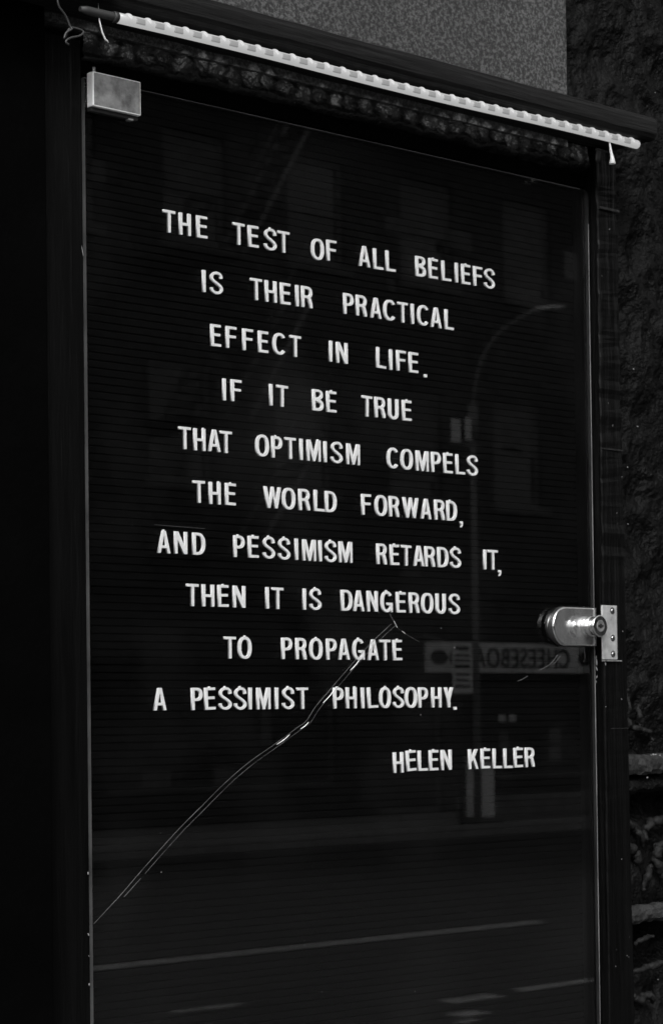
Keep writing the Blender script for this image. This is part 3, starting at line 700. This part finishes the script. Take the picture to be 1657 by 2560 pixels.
NUB = {(1, 2): 'TEsT', (1, 5): 'BeLIeFS', (4, 3): 'Be', (4, 4): 'TRUe', (5, 1): 'ThAT', (5, 2): 'OpTImISM', (5, 3): 'COMPeLS', (6, 1): 'ThE'.replace('E', 'e'), (6, 3): 'FORWARd,',
       (7, 1): 'aND', (7, 2): 'pessIMIsM', (7, 3): 'ReTARDs', (8, 1): 'THeN', (8, 3): 'Is', (8, 4): 'DANgeROUS', (9, 1): 'To', (9, 2): 'PRoPAgATe', (10, 2): 'PessIMIsT', (10, 3): 'phILosOPHY.',
       (11, 1): 'HeLeN', (11, 2): 'KeLLeR'}
TILT = {(11, 1, 1): 2.6, (10, 3, 3): 2.2, (7, 4, 2): 0, (3, 2, 0): -1.5, (3, 3, 0): -2.0, (10, 2, 1): 1.5, (10, 2, 6): -1.6, (11, 1, 0): .3, (10, 2, 4): -1.0, (11, 2, 2): -1.2, (11, 2, 3): -1.0, (6, 2, 3): -1.2, (8, 3, 0): -.8}
ORD = ['top', 'second', 'third', 'fourth', 'fifth', 'sixth', 'seventh', 'eighth', 'ninth', 'tenth', 'bottom']
NTH = ['first', 'second', 'third', 'fourth', 'fifth', 'sixth', 'seventh', 'eighth', 'ninth', 'tenth']
for r, row in enumerate(ROWS, 1):
    for k, (spaced, *items) in enumerate(row, 1):
        word = spaced.replace(' ', '')
        mk = NUB.get((r, k), word).ljust(12, 'X'); clean = word.strip('.,')
        for i, (ch, (x, w, z)) in enumerate(zip(word, items)):
            if ch in '.,': w = 3.1
            elif ch == 'I': w = ST
            me = letter_mesh(ch, w, mk[i].islower())
            name = 'full_stop' if ch == '.' else 'comma' if ch == ',' else 'letter'
            o = bpy.data.objects.new(name, me); COL.objects.link(o)
            o.location = (x / 1000, .01955, z / 1000 - .0)
            o.rotation_euler = (0, R(-TILT.get((r, k, i), random.gauss(0, .45))), 0)
            if ch in '.,':
                tag(o, 'white plastic %s right after the word %s in the %s line of text' % ('full stop' if ch == '.' else 'comma', clean, ORD[r - 1]), 'punctuation', 'white plastic characters on the letter board')
            else:
                tag(o, 'white plastic letter %s, the %s letter of the word %s in the %s line' % (ch, NTH[i], clean, ORD[r - 1]), 'letter', 'white plastic characters on the letter board')

M['planter'] = mat('planter stone', .13, .8, .4, 5)
# ================================================================== the street opposite (seen in the glass)
def at(o, loc): o.location = loc; return o
FY = -23.5
bld = empty('shop_building', (0, 0, 0)); tag(bld, 'dark three storey shop building mirrored in the glass', 'building')
WX = []
def wall_panel(x0, x1, z0, z1, y0=FY - .4, y1=FY): return (x0, y0, z0), (x1, y1, z1)
# facade with real window openings
wins = []
for fl, (z0, z1) in enumerate(((4.9, 6.6), (8.3, 9.9))):
    x = 9.4 + .3 * fl
    while x < 40: wins.append((x, x + 1.15, z0, z1)); x += 2.35
shop = [(10.0, 13.4, .5, 2.0), (14.2, 17.0, .5, 2.0), (18.0, 22.3, .5, 2.0), (23.2, 24.6, .02, 2.05), (25.2, 29.0, .5, 2.0), (30, 34, .5, 2.0)]
allw = wins + shop
def facade():
    bm = bmesh.new()
    xs_ = sorted({8.0, 42.0} | {a for w in allw for a in w[:2]}); zs_ = sorted({-.02, 12.6} | {a for w in allw for a in w[2:]})
    for i in range(len(xs_) - 1):
        for j in range(len(zs_) - 1):
            cx_, cz_ = (xs_[i] + xs_[i + 1]) / 2, (zs_[j] + zs_[j + 1]) / 2
            if any(w[0] < cx_ < w[1] and w[2] < cz_ < w[3] for w in allw): continue
            bm.faces.new([bm.verts.new(p) for p in ((xs_[i], FY, zs_[j]), (xs_[i], FY, zs_[j + 1]), (xs_[i + 1], FY, zs_[j + 1]), (xs_[i + 1], FY, zs_[j]))])
    bmesh.ops.remove_doubles(bm, verts=bm.verts, dist=1e-4)
    for w in allw:      # reveals
        a, b, c, d = w
        for q in (((a, c), (a, d)), ((a, d), (b, d)), ((b, d), (b, c)), ((b, c), (a, c))):
            (x0, z0), (x1, z1) = q
            bm.faces.new([bm.verts.new(p) for p in ((x0, FY, z0), (x1, FY, z1), (x1, FY - .22, z1), (x0, FY - .22, z0))])
    add_box(bm, (8.0, FY - 9, -.02), (42.0, FY - .5, 12.6))
    return bm_done(bm, 'facade')
link('facade', facade(), M['brick'], bld)
box('cornice', (7.8, FY - .3, 12.6), (42.2, FY + .45, 13.0), M['trim'], bld)
box('string_course', (8.0, FY + .003, 3.35), (42.0, FY + .16, 3.62), M['brick'], bld)
rnd = random.Random(4)
for n, (a, b, c, d) in enumerate(allw):
    bm = bmesh.new(); t = .07
    for q in (((a, c), (a + t, d)), ((b - t, c), (b, d)), ((a + t, c), (b - t, c + t)), ((a + t, d - t), (b - t, d))):
        add_box(bm, (q[0][0], FY - .14, q[0][1]), (q[1][0], FY - .07, q[1][1]))
    if n < len(wins): add_box(bm, (a + t, FY - .135, (c + d) / 2 - .03), (b - t, FY - .075, (c + d) / 2 + .03))
    f = link('window', bm_done(bm, 'window'), M['frame'] if n < len(wins) else M['trim'], bld)
    box('pane', (a + t, FY - .125, c + t), (b - t, FY - .118, d - t), M['pane'], f)
    if n < len(wins):
        if rnd.random() < .5:
            hh = (d - c) * rnd.choice((.35, .5, .8)); box('blind', (a + t, FY - .112, d - t - hh), (b - t, FY - .100, d - t), M['pale'], f)
        box('sill', (a - .1, FY + .003, c - .12), (b + .1, FY + .12, c - .003), M['trim'], bld)
# pale bills put in to paint bright spots behind the shop windows
def bill(x, z, w, h, m='pale'): box('bright_spot_bill', (x, FY - .112, z), (x + w, FY - .104, z + h), M[m], bld)
bill(26.0, 1.40, .16, .12, 'signwhite'); bill(26.25, 1.40, .16, .12, 'signwhite'); bill(26.0, .95, .22, .30); bill(27.2, 1.05, .30, .22); bill(27.2, .75, .30, .24); bill(18.7, .52, .5, .28); bill(20.0, .55, .4, .26); bill(20.9, 1.1, .2, .6)
bill(15.2, 1.4, .3, .5)
box('signboard', (21.5, FY - .0, 1.60 + .55), (28.2, FY + .3, 3.30), M['brick'], bld)
# small pale boards, vents and bills fixed to the upper facade
for x0, x1, z0, z1, mm in ((23.44, 24.04, 9.0, 9.22, 'trim'), (24.86, 25.35, 8.9, 9.21, 'trim'), (27.59, 27.91, 8.76, 9.23, 'frame'), (23.45, 23.62, 8.07, 8.25, 'trim'), (23.70, 24.07, 8.11, 8.32, 'trim'), (26.34, 26.8, 5.83, 5.90, 'pale'), (23.69, 24.09, 3.66, 3.85, 'trim'), (17.8, 18.05, 8.91, 9.21, 'trim'), (19.1, 19.28, 9.13, 9.27, 'trim')):
    box('wall_board', (x0, FY + .003, z0), (x1, FY + .05, z1), M[mm], bld)
# fascia banner
bn = empty('shop_banner', (0, 0, 0)); tag(bn, 'long pale banner lettered CHEESEBOARD mirrored below the lock', 'banner')
by = -22.60
box('banner_board', (23.35, by - .06, 2.17), (27.35, by, 2.63), M['banner'], bn, .01)
bar = tag(tube('banner_bracket', [(23.9, by - .03, 2.60), (23.9, FY + .29, 2.75)], .03, M['pole'], bn))
tube('banner_bracket', [(26.9, by - .03, 2.60), (26.9, FY + .29, 2.75)], .03, M['pole'], bn)
def text_mesh(s, h, w=None, d=.01):
    cu = bpy.data.curves.new('t', 'FONT'); cu.body = s; cu.size = 1; cu.extrude = d; cu.align_x = 'LEFT'; cu.offset = .012; cu.space_character = 1.12
    t = bpy.data.objects.new('t', cu); COL.objects.link(t); bpy.context.view_layer.update()
    me = bpy.data.meshes.new_from_object(t.evaluated_get(bpy.context.evaluated_depsgraph_get()))
    bpy.data.objects.remove(t); bpy.data.curves.remove(cu); me.materials.clear()
    X = [v.co.x for v in me.vertices]; Y = [v.co.y for v in me.vertices]
    x0, x1, y0, y1 = min(X), max(X), min(Y), max(Y); sx = (w / (x1 - x0)) if w else h / (y1 - y0); sy = h / (y1 - y0)
    me.transform(Matrix.Diagonal((sx, sy, 1, 1)) @ Matrix.Translation((-x0, -y0, 0)))
    return me
def put_text(name, s, x_start, y, z, h, w, m, par, d=.008):
    """reads towards -X for somebody looking at it from the cabinet side"""
    me = text_mesh(s, h, w, d)
    me.transform(Matrix(((-1, 0, 0, x_start), (0, 0, 1, y), (0, 1, 0, z), (0, 0, 0, 1))))
    return link(name, me, m, par)
put_text('lettering', 'CHEESEBOARD', 26.57, by + .010, 2.245, .31, 2.74, M['ink'], bn)
for x in (23.60, 26.98):
    bm = bmesh.new(); o_ = [(x + .19 * math.cos(2 * math.pi * k / 24) , 2.40 + .11 * math.sin(2 * math.pi * k / 24) * (1 if abs(math.cos(2 * math.pi * k / 24)) < .8 else .6)) for k in range(24)]
    A = [bm.verts.new((p, by + .018, q)) for p, q in o_]; B = [bm.verts.new((p, by + .001, q)) for p, q in o_]
    bm.faces.new(A); bm.faces.new(B[::-1])
    for k in range(24): bm.faces.new((A[k], A[k - 1], B[k - 1], B[k]))
    link('ornament', bm_done(bm, 'ornament'), M['ink'], bn)
# street lamp
lp = empty('street_lamp', (22.08, -20.4, 0)); tag(lp, 'tall street lamp with curved arm mirrored right of the text', 'street lamp')
tube('pole', [(0, 0, 0), (0, 0, 2.0), (0, 0, 5.6)], [.055, .05, .04], M['pole'], lp, 12)
tube('pole_collar', [(0, 0, 5.40), (0, 0, 5.85)], [.075, .075], M['pole'], lp, 12)
tube('arm', catmull([(0, 0, 5.5), (.02, 0, 5.93), (.20, 0, 6.51), (.56, 0, 6.92), (.93, 0, 7.15), (1.36, 0, 7.36)], 6), .020, M['pole'], lp, 10)
bm = bmesh.new(); bmesh.ops.create_uvsphere(bm, u_segments=20, v_segments=10, radius=1, matrix=Matrix.Translation((1.62, 0, 7.40)) @ Matrix.Rotation(R(-10), 4, 'Y') @ Matrix.Diagonal((.36, .12, .035, 1)))
link('lamp_head', bm_done(bm, 'lamp_head', True), M['signwhite'], lp)
# parking sign in front of the pole
ps = empty('parking_sign', (21.69, -20.30, 0)); tag(ps, 'narrow white parking notice with dark lines mirrored left of the banner', 'street sign')
box('sign_plate', (-.19, 0, 1.82), (.20, .012, 2.53), M['signwhite'], ps, .003)
for k, (z, h, ww) in enumerate(((2.42, .05, .26), (2.33, .03, .30), (2.26, .03, .30), (2.17, .05, .30), (2.07, .03, .30), (1.99, .03, .28), (1.90, .04, .3))):
    box('print_line', (-ww / 2, .0125, z), (ww / 2, .0145, z + h), M['ink'], ps)
tube('sign_post', [(.0, -.045, 0), (.0, -.045, 2.5)], .025, M['brick'], ps, 10)
# small plates high on the pole
pb = empty('pole_sign', (22.08, -20.32, 0)); tag(pb, 'small pair of plates high on the mirrored lamp pole', 'street sign')
box('sign_plate', (-.52, 0, 5.30), (-.34, .01, 5.62), M['signwhite'], pb); box('sign_plate', (-.24, 0, 5.34), (-.12, .01, 5.66), M['signwhite'], pb)
box('bracket', (-.55, -.03, 5.26), (.06, -.005, 5.29), M['pole'], pb)
# cabinet box at the foot of the pole, low parked trailer-like bench wall
ub = empty('utility_box', (22.33, -20.55, 0)); tag(ub, 'pale utility box at the foot of the mirrored lamp pole', 'utility box')
box('housing', (-.17, -.15, .09), (.10, .15, .88), M['signwhite'], ub, .02); box('lid', (-.18, -.17, .883), (.11, .17, .92), M['pole'], ub, .01)
box('plinth', (-.24, -.19, 0), (.23, .19, .088), M['trim'], ub)
# low planter
pl = empty('planter', (0, 0, 0)); tag(pl, 'long low stone planter beside the mirrored utility box', 'planter')
box('trough', (22.75, -21.5, .0), (27.4, -20.95, .36), M['planter'], pl, .06); box('soil', (22.9, -21.4, .355), (27.2, -21.1, .368), M['ink'], pl)
# fire escape
fe = empty('fire_escape', (0, 0, 0)); tag(fe, 'dark fire escape stairs on the mirrored facade', 'fire escape')
for (a, b) in (((21.15, 10.2), (19.75, 8.0)), ((21.05, 7.55), (19.85, 5.7)), ((21.05, 5.3), (19.9, 3.8))):
    for y in (FY + .35, FY + .95):
        tube('stringer', [(a[0], y, a[1]), (b[0], y, b[1])], .035, M['pole'], fe, 8)
    tube('handrail', [(a[0], FY + .95, a[1] + .9), (b[0], FY + .95, b[1] + .9)], .02, M['ironwork'] if 'ironwork' in M else M['trim'], fe, 8)
    for k in range(1, 9):
        t = k / 9; x, z = a[0] + (b[0] - a[0]) * t, a[1] + (b[1] - a[1]) * t
        box('tread', (x - .11, FY + .36, z - .012), (x + .11, FY + .94, z + .012), M['trim'], fe)
    box('landing', (b[0] - 1.2, FY + .01, b[1] - .06), (b[0], FY + 1.0, b[1] - .015), M['brick'], fe)
# awning to the left of the banner
aw = empty('shop_awning', (0, 0, 0)); tag(aw, 'plain dark canvas awning over the mirrored shop window', 'awning')
bm = bmesh.new()
v = [bm.verts.new(p) for p in ((12.5, FY + .02, 3.2), (20.5, FY + .02, 3.2), (20.5, FY + 1.3, 2.55), (12.5, FY + 1.3, 2.55), (20.5, FY + 1.3, 2.3), (12.5, FY + 1.3, 2.3))]
bm.faces.new((v[0], v[1], v[2], v[3])); bm.faces.new((v[3], v[2], v[4], v[5]))
me = bm_done(bm, 'canvas'); o = link('canvas', me, M['brick'], aw); so = o.modifiers.new('s', 'SOLIDIFY'); so.thickness = .02
for x in (12.6, 16.5, 20.4): tube('awning_arm', [(x, FY + .03, 2.4), (x, FY + 1.28, 2.52)], .02, M['pole'], aw, 8)
# neighbouring buildings further along, so that the street goes on either side
for (nm, x0, x1, h, lab) in (('corner_building', 42.6, 70, 10.5, 'plain dark building far along the street to the right'), ('low_building', -22, 7.4, 5.6, 'low dark building across the street to the left')):
    b_ = empty(nm, (0, 0, 0)); tag(b_, lab, 'building')
    box('walls', (x0, FY - 9, -.02), (x1, FY - .2, h), M['brick'], b_)
    box('roof_edge', (x0 - .1, FY - 9.1, h + .002), (x1 + .1, FY + .1, h + .35), M['trim'], b_)
    k = x0 + 1.5
    while k < x1 - 2:
        for z in (.9, 4.2 if h > 6 else 3.4, 7.4):
            if z + 1.6 < h:
                f = box('window', (k, FY - .199, z), (k + 1.3, FY - .15, z + 1.5), M['frame'], b_, .01); box('pane', (k + .08, FY - .149, z + .08), (k + 1.22, FY - .14, z + 1.42), M['pane'], f)
        k += 3.1
